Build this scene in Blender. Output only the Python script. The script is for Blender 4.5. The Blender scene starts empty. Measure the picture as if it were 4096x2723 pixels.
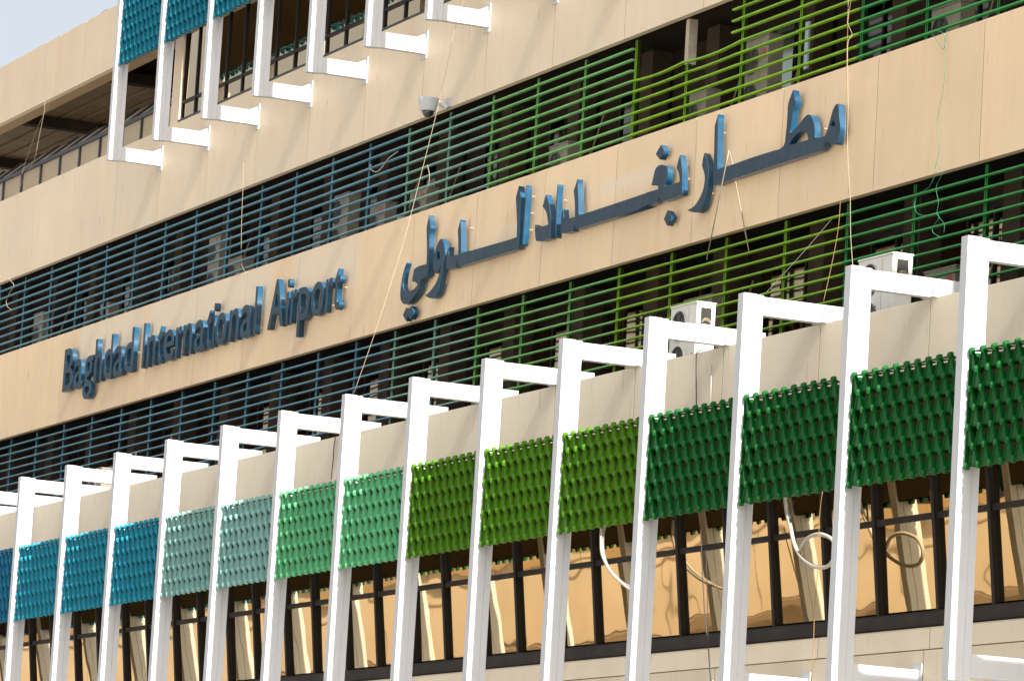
import bpy, bmesh, math, random
from mathutils import Vector, Matrix
random.seed(7)
C = bpy.context.scene.collection
SC = bpy.context.scene

# ---------------------------------------------------------------- camera
def camera():
    yaw, pitch, roll = map(math.radians, (66.26468, 8.228879, 3.4435855))
    f = Vector((-math.sin(yaw)*math.cos(pitch), math.cos(yaw)*math.cos(pitch), math.sin(pitch)))
    r0 = Vector((math.cos(yaw), math.sin(yaw), 0)); u0 = r0.cross(f)
    r = math.cos(roll)*r0 + math.sin(roll)*u0
    u = -math.sin(roll)*r0 + math.cos(roll)*u0
    m = Matrix((r, u, -f)).transposed().to_4x4()
    m.translation = Vector((82.577, -36.310, 1.7))
    cd = bpy.data.cameras.new('camera'); cd.lens = 153.81; cd.sensor_width = 36
    cd.clip_start = 0.5; cd.clip_end = 3000
    o = bpy.data.objects.new('camera', cd); C.objects.link(o); o.matrix_world = m
    SC.camera = o
camera()
# ---------------------------------------------------------------- sky and sun
SUN_EL, SUN_AZ = 42.0, 91.6          # azimuth clockwise from +Y
w = bpy.data.worlds.new('World'); SC.world = w; w.use_nodes = True
nt = w.node_tree; bg = nt.nodes['Background']
sky = nt.nodes.new('ShaderNodeTexSky'); sky.sky_type = 'NISHITA'; sky.sun_disc = False
sky.sun_elevation = math.radians(SUN_EL); sky.sun_rotation = math.radians(SUN_AZ)
sky.air_density = 1.0; sky.dust_density = 5.0; sky.ozone_density = 1.0
hs = nt.nodes.new('ShaderNodeHueSaturation'); hs.inputs['Saturation'].default_value = .36
nt.links.new(sky.outputs[0], hs.inputs['Color']); nt.links.new(hs.outputs[0], bg.inputs[0]); bg.inputs[1].default_value = 0.083
sl = bpy.data.lights.new('sun', 'SUN'); sl.energy = 5.0; sl.angle = math.radians(0.53); sl.color = (1, .95, .86)
so = bpy.data.objects.new('sun', sl); C.objects.link(so)
_a, _e = math.radians(SUN_AZ), math.radians(SUN_EL)
sd = Vector((math.sin(_a)*math.cos(_e), math.cos(_a)*math.cos(_e), math.sin(_e)))
so.rotation_euler = sd.to_track_quat('Z', 'Y').to_euler(); so.location = (60, -20, 80)
SC.view_settings.view_transform = 'Standard'; SC.view_settings.look = 'None'
SC.view_settings.exposure = 1.34; SC.view_settings.gamma = 1.0
SC.cycles.max_bounces = 8; SC.cycles.diffuse_bounces = 4; SC.cycles.glossy_bounces = 5

# ---------------------------------------------------------------- materials
def mat(name, col, rough=.6, metal=0., coat=0., var=.0, vscale=3., bump=0., bscale=8., spec=.5, streak=0., objvar=0., wave=0., drip=0.):
    m = bpy.data.materials.new(name); m.use_nodes = True; t = m.node_tree; N = t.nodes; L = t.links
    b = N['Principled BSDF']; b.inputs['Roughness'].default_value = rough; b.inputs['Metallic'].default_value = metal
    b.inputs['Coat Weight'].default_value = coat; b.inputs['Specular IOR Level'].default_value = spec
    c = N.new('ShaderNodeRGB'); c.outputs[0].default_value = (*col, 1); out = c.outputs[0]
    geo = N.new('ShaderNodeNewGeometry')
    def mul(out, fac_sock, lo, hi, mode='MULTIPLY'):
        mr = N.new('ShaderNodeMapRange'); mr.inputs['From Min'].default_value = .3; mr.inputs['From Max'].default_value = .7
        mr.inputs['To Min'].default_value = lo; mr.inputs['To Max'].default_value = hi; L.new(fac_sock, mr.inputs[0])
        vm = N.new('ShaderNodeVectorMath'); vm.operation = 'SCALE'; L.new(out, vm.inputs[0]); L.new(mr.outputs[0], vm.inputs['Scale'])
        return vm.outputs[0]
    if var:
        n = N.new('ShaderNodeTexNoise'); n.inputs['Scale'].default_value = vscale; n.inputs['Detail'].default_value = 5
        L.new(geo.outputs['Position'], n.inputs['Vector']); out = mul(out, n.outputs['Fac'], 1-var, 1+var)
    if streak:
        mp = N.new('ShaderNodeMapping'); mp.inputs['Scale'].default_value = (1.1, 1.1, .12)
        L.new(geo.outputs['Position'], mp.inputs['Vector'])
        n = N.new('ShaderNodeTexNoise'); n.inputs['Scale'].default_value = 2.; n.inputs['Detail'].default_value = 6; n.inputs['Roughness'].default_value = .65
        L.new(mp.outputs[0], n.inputs['Vector'])
        mr = N.new('ShaderNodeMapRange'); mr.inputs['From Min'].default_value = .48; mr.inputs['From Max'].default_value = .78
        mr.inputs['To Max'].default_value = streak; L.new(n.outputs['Fac'], mr.inputs[0])
        mx = N.new('ShaderNodeMixRGB'); L.new(mr.outputs[0], mx.inputs[0]); L.new(out, mx.inputs[1])
        mx.inputs[2].default_value = (col[0]*.86, col[1]*.70, col[2]*.52, 1); out = mx.outputs[0]
    if drip:
        mp = N.new('ShaderNodeMapping'); mp.inputs['Scale'].default_value = (9., 9., .9); L.new(geo.outputs['Position'], mp.inputs['Vector'])
        n = N.new('ShaderNodeTexNoise'); n.inputs['Scale'].default_value = 1.3; n.inputs['Detail'].default_value = 3; L.new(mp.outputs[0], n.inputs['Vector'])
        mr = N.new('ShaderNodeMapRange'); mr.inputs['From Min'].default_value = .66; mr.inputs['From Max'].default_value = .76
        mr.inputs['To Max'].default_value = drip; L.new(n.outputs['Fac'], mr.inputs[0])
        mx = N.new('ShaderNodeMixRGB'); L.new(mr.outputs[0], mx.inputs[0]); L.new(out, mx.inputs[1]); mx.inputs[2].default_value = (.22, .13, .07, 1); out = mx.outputs[0]
    if objvar:
        oi = N.new('ShaderNodeObjectInfo'); mr = N.new('ShaderNodeMapRange'); mr.inputs['To Min'].default_value = 1-objvar
        mr.inputs['To Max'].default_value = 1+objvar; L.new(oi.outputs['Random'], mr.inputs[0])
        vm = N.new('ShaderNodeVectorMath'); vm.operation = 'SCALE'; L.new(out, vm.inputs[0]); L.new(mr.outputs[0], vm.inputs['Scale']); out = vm.outputs[0]
    L.new(out, b.inputs['Base Color'])
    if bump or wave:
        n = N.new('ShaderNodeTexNoise'); n.inputs['Scale'].default_value = bscale; n.inputs['Detail'].default_value = 1 if wave else 4
        L.new(geo.outputs['Position'], n.inputs['Vector'])
        bp = N.new('ShaderNodeBump'); bp.inputs['Strength'].default_value = 1.; bp.inputs['Distance'].default_value = bump or wave
        L.new(n.outputs['Fac'], bp.inputs['Height']); L.new(bp.outputs[0], b.inputs['Normal'])
    return m, b, out
def M(*a, **k): return mat(*a, **k)[0]

wall_m = M('beige_cladding', (.70, .575, .425), .55, var=.05, vscale=.5, streak=.32, objvar=.035, drip=.6)
parapet_m = M('beige_cladding_grey', (.69, .60, .465), .55, var=.05, vscale=.6, streak=.25, objvar=.03, drip=.4)
roof_m = M('fascia_cladding', (.66, .53, .38), .55, var=.05, vscale=.6, streak=.25, objvar=.02)
# the sign band has cleaner rectangular areas where older lettering was taken off
def sign_material():
    m, b, out = mat('sign_band_cladding', (.76, .575, .375), .55, var=.05, vscale=.6, streak=.4, objvar=.035, drip=.75)
    t = m.node_tree; N = t.nodes; L = t.links
    geo = N.new('ShaderNodeNewGeometry'); sx = N.new('ShaderNodeSeparateXYZ'); L.new(geo.outputs['Position'], sx.inputs[0])
    def rng(sock, a, b_, soft):
        r1 = N.new('ShaderNodeMapRange'); r1.inputs['From Min'].default_value = a; r1.inputs['From Max'].default_value = a+soft; L.new(sock, r1.inputs[0])
        r2 = N.new('ShaderNodeMapRange'); r2.inputs['From Min'].default_value = b_; r2.inputs['From Max'].default_value = b_-soft; L.new(sock, r2.inputs[0])
        mu = N.new('ShaderNodeMath'); mu.operation = 'MULTIPLY'; L.new(r1.outputs[0], mu.inputs[0]); L.new(r2.outputs[0], mu.inputs[1]); return mu.outputs[0]
    acc = None
    for x0, x1, z0, z1, am in ((-28.9, -23.6, 16.7, 18.3, .75), (-23.3, -14.4, 16.8, 18.3, .75), (-13.0, -8.9, 16.9, 18.3, .6),
                               (3.7, 6.9, 17.15, 17.62, .7), (-1.3, .4, 16.9, 17.35, .6)):
        a = rng(sx.outputs['X'], x0, x1, .15); c = rng(sx.outputs['Z'], z0, z1, .25)
        mu = N.new('ShaderNodeMath'); mu.operation = 'MULTIPLY'; L.new(a, mu.inputs[0]); L.new(c, mu.inputs[1])
        ms = N.new('ShaderNodeMath'); ms.operation = 'MULTIPLY'; ms.inputs[1].default_value = am; L.new(mu.outputs[0], ms.inputs[0])
        if acc is None: acc = ms.outputs[0]
        else:
            ad = N.new('ShaderNodeMath'); ad.operation = 'MAXIMUM'; L.new(acc, ad.inputs[0]); L.new(ms.outputs[0], ad.inputs[1]); acc = ad.outputs[0]
    mx = N.new('ShaderNodeMixRGB'); L.new(acc, mx.inputs[0]); L.new(out, mx.inputs[1]); mx.inputs[2].default_value = (.71, .61, .48, 1)
    L.new(mx.outputs[0], b.inputs['Base Color']); return m
sign_m = sign_material()
soffit_m = M('soffit_board', (.30, .20, .10), .7, var=.1)
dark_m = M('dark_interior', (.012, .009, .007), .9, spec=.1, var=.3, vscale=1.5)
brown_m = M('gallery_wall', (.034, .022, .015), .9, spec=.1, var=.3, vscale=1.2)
column_m = M('gallery_column_paint', (.060, .042, .030), .9, spec=.1, var=.15)
deck_m = M('roof_decking', (.24, .165, .095), .8, spec=.1, var=.15, vscale=2)
white_m = M('white_steel_paint', (.50, .51, .53), .45, spec=.3, var=.02, vscale=2, drip=.22)
acw_m = M('condenser_white', (.66, .65, .60), .45, var=.06, vscale=5, streak=.25)
acg_m = M('condenser_shaded', (.25, .215, .165), .5, var=.12, vscale=5, streak=.25)  # white casing darkened, the shade behind the louvres put into the colour
grille_m = M('fan_grille_wire', (.10, .095, .085), .5)
fanblack_m = M('fan_dark', (.018, .016, .015), .6)
red_m = M('red_emblem_paint', (.50, .045, .03), .5)
frame_m = M('bronze_window_frame', (.008, .006, .005), .5, spec=.25, var=.1)
sill_m = M('bronze_sill', (.030, .024, .021), .6, spec=.2, var=.3, vscale=2)
rail_m = M('grey_glazing_bar', (.045, .048, .055), .5, spec=.3)
glass_m = M('bronze_mirror_glass', (.60, .47, .275), .015, metal=1., wave=.0045, bscale=.9)
uglass_m = M('upper_bronze_glass', (.55, .40, .22), .02, metal=1., wave=.006, bscale=1.3)
gglass_m = M('gallery_bronze_glass', (.48, .34, .20), .04, metal=1., wave=.005, bscale=.9)
dglass_m = M('dark_gallery_glass', (.10, .085, .07), .06, metal=1., wave=.004, bscale=1.0)
pale_m = M('frosted_skylight_panel', (.40, .33, .24), .6, spec=.2, var=.05)
backing_m = M('brown_backing_sheet', (.085, .065, .035), .8, spec=.1, var=.1)
letter_face_m = M('shaded_letter_face', (.024, .050, .074), .5, spec=.3, var=.2, vscale=4)  # same paint as the return, with shade and dust put into the colour
letter_side_m = M('blue_letter_return', (.006, .056, .115), .32, coat=.15, var=.25, vscale=6)  # same paint as the face, bluer to carry the sunlit look
stud_m = M('brass_stud', (.75, .5, .3), .4, metal=.6)
cream_wire_m = M('cream_cable', (.33, .26, .17), .6)
white_wire_m = M('white_hose_rubber', (.42, .39, .33), .5)
black_wire_m = M('black_cable', (.02, .02, .02), .5)
green_cord_m = M('green_cord', (.03, .22, .12), .5)
wood_m = M('pale_batten', (.30, .25, .18), .6)
ground_m = M('pale_concrete_ground', (.50, .48, .435), .8, var=.12, vscale=.2)
asphalt_m = M('asphalt', (.10, .10, .095), .8, var=.2, vscale=1.)

# ---------------------------------------------------------------- mesh helpers
class MB:
    def __init__(s): s.v = []; s.f = []; s.mi = []
    def face(s, pts, mi=0):
        n = len(s.v); s.v += [tuple(p) for p in pts]; s.f.append(tuple(range(n, n+len(pts)))); s.mi.append(mi)
    def box(s, x0, x1, y0, y1, z0, z1, mi=0):
        n = len(s.v)
        s.v += [(x0,y0,z0),(x1,y0,z0),(x1,y1,z0),(x0,y1,z0),(x0,y0,z1),(x1,y0,z1),(x1,y1,z1),(x0,y1,z1)]
        for q in ((3,2,1,0),(4,5,6,7),(0,1,5,4),(1,2,6,5),(2,3,7,6),(3,0,4,7)):
            s.f.append(tuple(n+i for i in q)); s.mi.append(mi)
        return s
    def hexa(s, pts, mi=0):                      # eight corners, bottom ring then top ring
        n = len(s.v); s.v += [tuple(p) for p in pts]
        for q in ((3,2,1,0),(4,5,6,7),(0,1,5,4),(1,2,6,5),(2,3,7,6),(3,0,4,7)):
            s.f.append(tuple(n+i for i in q)); s.mi.append(mi)
    def tube(s, pts, r, n=6, mi=0, cap=True):
        pts = [Vector(p) for p in pts]; rings = []
        for i, p in enumerate(pts):
            d = (pts[min(i+1, len(pts)-1)] - pts[max(i-1, 0)]).normalized()
            a = Vector((0, 1, 0)) if abs(d.y) < .9 else Vector((1, 0, 0))
            u = d.cross(a).normalized(); v = d.cross(u)
            b = len(s.v)
            rr = r[i] if isinstance(r, (list, tuple)) else r
            for k in range(n):
                t = 2*math.pi*k/n; s.v.append(tuple(p + u*rr*math.cos(t) + v*rr*math.sin(t)))
            rings.append(b)
        for a, b in zip(rings, rings[1:]):
            for k in range(n):
                s.f.append((a+k, a+(k+1) % n, b+(k+1) % n, b+k)); s.mi.append(mi)
        if cap:
            s.f.append(tuple(rings[0]+k for k in reversed(range(n)))); s.mi.append(mi)
            s.f.append(tuple(rings[-1]+k for k in range(n))); s.mi.append(mi)
        return s
    def disc(s, cx, y, cz, r, n=28, mi=0):       # faces -Y
        s.face([(cx+r*math.cos(2*math.pi*k/n), y, cz+r*math.sin(2*math.pi*k/n)) for k in range(n)], mi)
    def ring(s, cx, y, cz, r0, r1, d=.006, n=28, mi=0):
        for k in range(n):
            a, b = 2*math.pi*k/n, 2*math.pi*(k+1)/n
            p = lambda r, t: (cx+r*math.cos(t), y, cz+r*math.sin(t))
            s.face([p(r0, a), p(r1, a), p(r1, b), p(r0, b)], mi)
            q = lambda r, t: (cx+r*math.cos(t), y+d, cz+r*math.sin(t))
            s.face([p(r1, a), q(r1, a), q(r1, b), p(r1, b)], mi)
    def build(s, name, m, parent=None, smooth=False, bevel=0.):
        me = bpy.data.meshes.new(name); me.from_pydata(s.v, [], s.f)
        for mm in (m if isinstance(m, (list, tuple)) else [m]): me.materials.append(mm)
        for p, i in zip(me.polygons, s.mi): p.material_index = i; p.use_smooth = smooth
        if bevel:
            b = bmesh.new(); b.from_mesh(me)
            bmesh.ops.bevel(b, geom=list(b.edges), offset=bevel, segments=2, affect='EDGES', profile=.6)
            b.to_mesh(me); b.free()
        me.update()
        o = bpy.data.objects.new(name, me); C.objects.link(o)
        if parent: o.parent = parent
        return o
def tag(o, label=None, cat=None, group=None, kind=None):
    if label: o['label'] = label
    if cat: o['category'] = cat
    if group: o['group'] = group
    if kind: o['kind'] = kind
    return o
def empty(name, loc, label, cat, group=None):
    o = bpy.data.objects.new(name, None); C.objects.link(o); o.location = loc; o.empty_display_size = .3
    return tag(o, label, cat, group)
def copy_tree(o, parent=None):
    c = o.copy(); C.objects.link(c)
    if parent: c.parent = parent
    for ch in list(o.children): copy_tree(ch, c)
    return c
def box(name, m, parent, *b, bevel=0.): return MB().box(*b).build(name, m, parent, bevel=bevel)
ORD = ['first','second','third','fourth','fifth','sixth','seventh','eighth','ninth','tenth','eleventh','twelfth','thirteenth','fourteenth','fifteenth','sixteenth','seventeenth','eighteenth','nineteenth','twentieth','twenty-first','twenty-second','twenty-third','twenty-fourth','twenty-fifth','twenty-sixth','twenty-seventh','twenty-eighth']

# ---------------------------------------------------------------- measured positions along the facade
JX = [-48., -44.5, -41., -37.5, -33.8, -30.3, -26.7, -23.2, -19.68, -16.2, -12.7, -9.2, -5.77, -2.29, 1.2, 4.66, 8.2, 11.79, 15.41, 19.12, 22.85, 26.6, 30.2, 33.8]
PX = [33.3, 29.76, 26.22, 22.59, 18.91, 15.38, 11.87, 8.42, 4.94, 1.48, -2.07, -5.51, -9.05, -12.53, -16.06, -19.64, -23.17, -26.7, -30.2]   # left edge of every lower post
ULX = [-41.9, -39.55, -37.2, -34.86, -32.49, -30.14, -27.78, -25.46, -23.13, -20.81, -18.48, -16.17, -13.86, -11.53, -9.23, -6.92, -4.60, -2.27, .05, 2.39, 4.79, 7.145, 9.50, 11.89, 14.29, 16.67, 19.15, 21.55]
LLX = [-42.1, -39.75, -37.4, -35.05, -32.73, -30.35, -27.99, -25.61, -23.30, -20.95, -18.58, -16.30, -13.99, -11.67, -9.32, -7.02, -4.75, -2.42, -.08, 2.26, 4.58, 6.94, 9.29, 11.70, 14.10, 16.54, 19.0, 21.4, 23.8]
X0, X1 = -48., 33.8

# ---------------------------------------------------------------- ground
g = MB(); g.box(-900, 900, -900, 900, -.5, 0); tag(g.build('ground', ground_m), kind='structure')
g = MB(); g.box(-400, 400, -34, -15.99, .004, .012); tag(g.build('road', asphalt_m), kind='structure')
g = MB(); g.box(-400, 400, -15.85, -5.2, .004, .13); tag(g.build('pavement', M('paving', (.26, .25, .23), .8, var=.1, vscale=1.)), kind='structure')

# ---------------------------------------------------------------- the terminal building
T = empty('airport_terminal', (0, 0, 0), 'beige airport terminal facade of stacked wall bands, louvre galleries and bronze glazing', 'building')
sealant_m = M('joint_sealant', (.21, .20, .185), .8, spec=.1)
def panels(name, m, xs, y0, y1, z0, z1, gap=.024):
    for x in xs[1:-1]: box('sealant_joint', sealant_m, T, x-gap/2+.001, x+gap/2-.001, y0+.006, y1-.01, z0+.002, z1-.002)
    for a, b in zip(xs, xs[1:]):
        box(name, m, T, a+gap/2, b-gap/2, y0, y1, z0, z1, bevel=.004)
panels('wall_panel', wall_m, JX, 0, .14, 20.35, 22.79)
panels('wall_panel', sign_m, JX, 0, .14, 15.745, 18.20)
panels('roof_fascia', roof_m, JX, 0, .16, 25.17, 26.90)
PJX = [a+.1 for a in reversed(PX)]
panels('parapet_panel', parapet_m, PJX, -2.80, -2.66, 10.70, 12.65)
panels('ledge_panel', parapet_m, [x+.35 for x in PJX], -2.74, -2.62, 7.10, 7.42)
panels('base_panel', parapet_m, [x+.15 for x in PJX], -2.72, -2.60, 4.0, 7.085)
box('joint_backing', dark_m, T, X0, X1, .142, .20, 20.36, 22.70)
box('joint_backing', dark_m, T, X0, X1, .142, .20, 15.76, 18.0)
box('joint_backing', dark_m, T, X0, X1, .162, .22, 25.3, 26.8)
box('joint_backing', dark_m, T, -30.1, X1, -2.655, -2.60, 10.72, 12.60)
# slabs and gallery shells
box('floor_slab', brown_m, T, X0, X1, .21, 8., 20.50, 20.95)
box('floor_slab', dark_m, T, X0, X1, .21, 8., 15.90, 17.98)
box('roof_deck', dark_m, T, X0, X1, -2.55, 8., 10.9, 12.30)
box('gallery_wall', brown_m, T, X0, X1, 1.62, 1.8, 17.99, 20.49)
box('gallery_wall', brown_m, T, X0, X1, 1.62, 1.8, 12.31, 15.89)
box('base_wall', parapet_m, T, X0, X1, -2.58, 8., 0, 7.08)
box('end_wall', wall_m, T, X1+.01, X1+.3, -2.8, 8., 0, 26.9)
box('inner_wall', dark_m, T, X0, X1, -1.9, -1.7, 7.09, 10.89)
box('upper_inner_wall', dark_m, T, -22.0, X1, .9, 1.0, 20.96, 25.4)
box('roof_slab', wall_m, T, X0, X1, .23, 14., 26.3, 26.86)
box('soffit_strip', soffit_m, T, X0, X1, .165, .60, 25.20, 25.28)
for k, x in enumerate([-46, -42.5, -39, -35.4, -31.9, -28.4, -24.9, -21.4, -17.9, -14.4, -10.9, -7.4, -3.9, -.4, 3.1, 6.1, 10.1, 13.7, 17.2, 20.7]):
    box('gallery_column', column_m, T, x, x+.55, 1.15, 1.6, 18.0, 20.48)
    box('gallery_column', column_m, T, x+.9, x+1.5, 1.1, 1.6, 12.32, 15.88)
# gallery windows behind the louvres
def gallery_window(x0, x1, z0, z1, gm, n):
    fr = MB(); fr.box(x0-.06, x1+.06, 1.55, 1.61, z0-.07, z0); fr.box(x0-.06, x1+.06, 1.55, 1.61, z1, z1+.07)
    st = (x1-x0)/n
    for i in range(n+1): fr.box(x0+i*st-.035, x0+i*st+.035, 1.548, 1.611, z0+.001, z1-.001)
    w_ = fr.build('gallery_window', frame_m, T)
    for i in range(n):
        t = random.uniform(-.012, .012)
        p = MB(); p.face([(x0+i*st+.03, 1.59, z0), (x0+(i+1)*st-.03, 1.59, z0), (x0+(i+1)*st-.03, 1.59+t, z1), (x0+i*st+.03, 1.59+t, z1)])
        p.build('pane', gm, w_)
for k in range(16):
    x = -34. + 3.505*k
    gallery_window(x+.1, x+2.9, 13.2, 15.42, gglass_m, 3)
    if k != 11: gallery_window(x+.3, x+2.6, 18.35, 19.95, dglass_m, 3)
gallery_window(7.3, 10.0, 18.3, 20.2, M('grey_green_glass', (.34, .40, .34), .12, metal=.8, wave=.003, bscale=1.), 3)

# sloping bronze curtain wall under the parapet
GY = lambda z: -2.40 - (z-7.75)*.111
mull = []
for a, b in zip(PX, PX[1:]): mull += [a+.22, (a+b)/2+.12]
mull = [x for x in mull if -34 < x < 33]
ZS = [7.78, 9.22, 10.72]
for i, (xb, xa) in enumerate(zip(mull, mull[1:])):
    for j in (0, 1):
        z0, z1 = ZS[j], ZS[j+1]; t = random.uniform(-.010, .010); s = random.uniform(-.006, .006)
        p = MB(); p.face([(xa+.03, GY(z0)+s, z0), (xb-.03, GY(z0)-s, z0), (xb-.03, GY(z1)-s+t, z1), (xa+.03, GY(z1)+s+t, z1)])
        p.build('window_pane', glass_m, T)
for x in mull:
    m_ = MB(); y0, y1 = GY(7.74), GY(10.7)
    m_.hexa([(x-.045, y0-.09, 7.74), (x+.045, y0-.09, 7.74), (x+.045, y0+.05, 7.74), (x-.045, y0+.05, 7.74),
             (x-.045, y1-.09, 10.7), (x+.045, y1-.09, 10.7), (x+.045, y1+.05, 10.7), (x-.045, y1+.05, 10.7)])
    m_.build('mullion', frame_m, T)
box('transom', rail_m if False else sill_m, T, mull[-1], mull[0], GY(9.2)-.05, GY(9.2)+.04, 9.17, 9.27)
s_ = MB(); s_.box(mull[-1], mull[0], -2.50, -2.30, 7.47, 7.735); s_.box(mull[-1], mull[0], -2.545, -2.501, 7.50, 7.70); s_.build('window_sill', sill_m, T)
s_ = MB()
s_.hexa([(X0, -2.74, 7.425), (X1, -2.74, 7.425), (X1, -2.3, 7.425), (X0, -2.3, 7.425), (X0, -2.74, 7.435), (X1, -2.74, 7.435), (X1, -2.3, 7.468), (X0, -2.3, 7.468)])
s_.build('sloping_ledge', parapet_m, T)

# top floor windows
box('corner_column', wall_m, T, -22.78, -22.14, .02, .9, 22.795, 25.16, bevel=.01)
um = [-22.08, -21.13, -19.95, -18.93, -17.75, -16.6, -15.45, -14.17, -13.15, -12.1, -10.9, -9.7, -8.54, -7.3, -6.1, -4.95, -3.8, -2.6, -1.4, -.2, 1.0, 2.2, 3.4, 4.6, 5.8, 7.0]
for x in um: box('window_mullion', frame_m, T, x-.035, x+.035, .065, .11, 22.86, 25.15)
box('window_transom', frame_m, T, um[0], um[-1], .07, .112, 23.28, 23.36)
box('window_sill', rail_m, T, um[0]-.05, um[-1], .0, .16, 22.795, 22.855)
for a, b in zip(um, um[1:]):
    for z0, z1 in ((22.86, 23.28), (23.36, 25.16)):
        t = random.uniform(-.008, .008); s = random.uniform(-.006, .006)
        p = MB(); p.face([(a+.03, .11-s, z0), (b-.03, .11+s, z0), (b-.03, .11+s+t, z1), (a+.03, .11-s+t, z1)]); p.build('upper_window_pane', uglass_m, T)
box('window_head', wall_m, T, um[0], um[-1], .02, .15, 25.152, 25.168)

# open roof terrace at the left: sloped skylight along its edge, decking and beams overhead
sk = [-42.9, -41.2, -39.5, -37.8, -36.07, -34.33, -32.62, -30.9, -29.17, -27.35, -25.78, -24.1, -22.85]
for a, b in zip(sk, sk[1:]):
    p = MB(); p.box(a+.04, b-.04, .30, .33, 22.75, 23.52); p.build('skylight_pane', pale_m, T)
    p = MB(); p.hexa([(a+.04, .31, 23.55), (b-.04, .31, 23.55), (b-.04, .34, 23.55), (a+.04, .34, 23.55), (a+.04, 1.30, 24.40), (b-.04, 1.30, 24.40), (b-.04, 1.33, 24.40), (a+.04, 1.33, 24.40)]); p.build('skylight_pane', pale_m, T)
for x in sk:
    p = MB(); p.box(x-.04, x+.04, .24, .36, 22.7, 23.58)
    p.hexa([(x-.035, .26, 23.585), (x+.035, .26, 23.585), (x+.035, .36, 23.585), (x-.035, .36, 23.585), (x-.035, 1.26, 24.45), (x+.035, 1.26, 24.45), (x+.035, 1.36, 24.42), (x-.035, 1.36, 24.42)]); p.build('skylight_bar', rail_m, T)
box('skylight_rail', rail_m, T, sk[0], sk[-1], .22, .30, 23.50, 23.60)
box('terrace_floor', dark_m, T, X0, -22.8, .35, 12., 22.2, 22.6)
for y in [.65+.62*i for i in range(16)]:
    box('roof_decking', deck_m, T, X0, -30.6, y, y+.5, 25.62, 25.68)
box('ceiling_sheet', dark_m, T, X0, X1, .62, 13.9, 25.80, 25.9)
for x in (-45.6, -38.2, -30.4, -22.9): box('roof_beam', brown_m, T, x, x+.35, .5, 13.5, 25.30, 25.60)
box('terrace_back_wall', brown_m, T, -30.2, -22.2, 5.0, 5.2, 22.6, 25.29)

# ---------------------------------------------------------------- louvre bays
def lou(name, c): return (M(name, tuple(v*2.3 for v in c), .5, spec=.3, var=.12, vscale=3., objvar=.06), M(name+'_upright', tuple(v*.26 for v in c), .55, spec=.2, var=.12, vscale=3.))  # upright is a darkened copy, its side's shade put into the colour
LC = {'teal blue': lou('louvre_teal_blue', (.06, .135, .175)), 'sage teal': lou('louvre_sage_teal', (.10, .19, .155)), 'soft green': lou('louvre_soft_green', (.085, .21, .065)),
      'lime green': lou('louvre_lime_green', (.100, .195, .010)), 'dark green': lou('louvre_dark_green', (.018, .13, .03))}
def lcol(x, hi):
    s = 0 if hi else .6
    if x < -7.5-s: return 'teal blue'
    if x < -2.3-s: return 'sage teal'
    if x < 4.7-s: return 'soft green'
    if x < 15: return 'lime green'
    return 'dark green'
def bay(xa, xb, zs, ztop, zbot, colour, label, grp, skip=(), stub=False, prev=None, bend=0., last=False):
    e = empty('louvre_bay', (xa, .14, zbot), label, 'louvre', grp)
    m, mu_ = LC[colour]
    u = MB(); 
    u.box(-.038, .038, .100, .165, 0, ztop-zbot, 0)
    for dx in (-.038, .025): u.box(dx, dx+.013, .086, .099, 0, ztop-zbot, 1)
    u.build('upright', [mu_, m], e)
    if last:
        u = MB(); L_ = xb-xa
        u.box(L_-.038, L_+.038, .100, .165, 0, ztop-zbot, 0)
        u.build('upright', [mu_, m], e)
    L_ = xb-xa
    for i, z in enumerate(zs):
        if i in skip:
            if stub:
                p = MB(); p.box(L_-.32, L_-.004, 0, .065, z-zbot-.02, z-zbot+.016); p.build('blade', m, e)
            continue
        dz = -bend*.05*math.exp(-(i-3)) if bend else 0
        p = MB(); n = 6; j = random.uniform(-.006, .006)
        for k in range(n):
            a, b = L_*k/n+(.002 if k == 0 else 0), L_*(k+1)/n-(.002 if k == n-1 else 0)
            za = z-zbot+j+dz*math.sin(math.pi*k/n); zb = z-zbot+j+dz*math.sin(math.pi*(k+1)/n)
            p.hexa([(a, 0, za-.014), (b, 0, zb-.014), (b, .082, zb-.014), (a, .082, za-.014), (a, 0, za+.014), (b, 0, zb+.014), (b, .082, zb+.014), (a, .082, za+.014)])
        p.build('blade', m, e)
    return e
UZs = [20.165-.224*i for i in range(9)]
LZs = [15.53-.219*i for i in range(13)]
names_u = {}
def lab(i, n, colour, band, extra=''):
    return f'{colour} louvre bay in the {band} gallery, {ORD[n-1-i]} from the right end{extra}'
nU = len(ULX)-1
for i in range(nU):
    xa, xb = ULX[i], ULX[i+1]; c = lcol((xa+xb)/2, True)
    dmg = abs(xa-4.79) < .1 or abs(xa-7.145) < .1
    ex = ', top blades missing' if dmg else ''
    bay(xa, xb, UZs, 20.34, 18.0, c, lab(i, nU, c, 'upper', ex), 'louvre bays of the upper gallery', skip=(0, 1, 2) if dmg else (), stub=abs(xa-7.145) < .1, bend=1. if dmg else 0, last=i == nU-1)
nL = len(LLX)-1
for i in range(nL):
    xa, xb = LLX[i], LLX[i+1]; c = lcol((xa+xb)/2, False)
    bay(xa, xb, LZs, 15.74, 12.31, c, lab(i, nL, c, 'lower'), 'louvre bays of the lower gallery', last=i == nL-1)
box('wrapped_post', M('cream_post_wrap', (.42, .36, .28), .6, var=.2), T, 7.08, 7.23, .20, .38, 19.45, 20.345)

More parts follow.
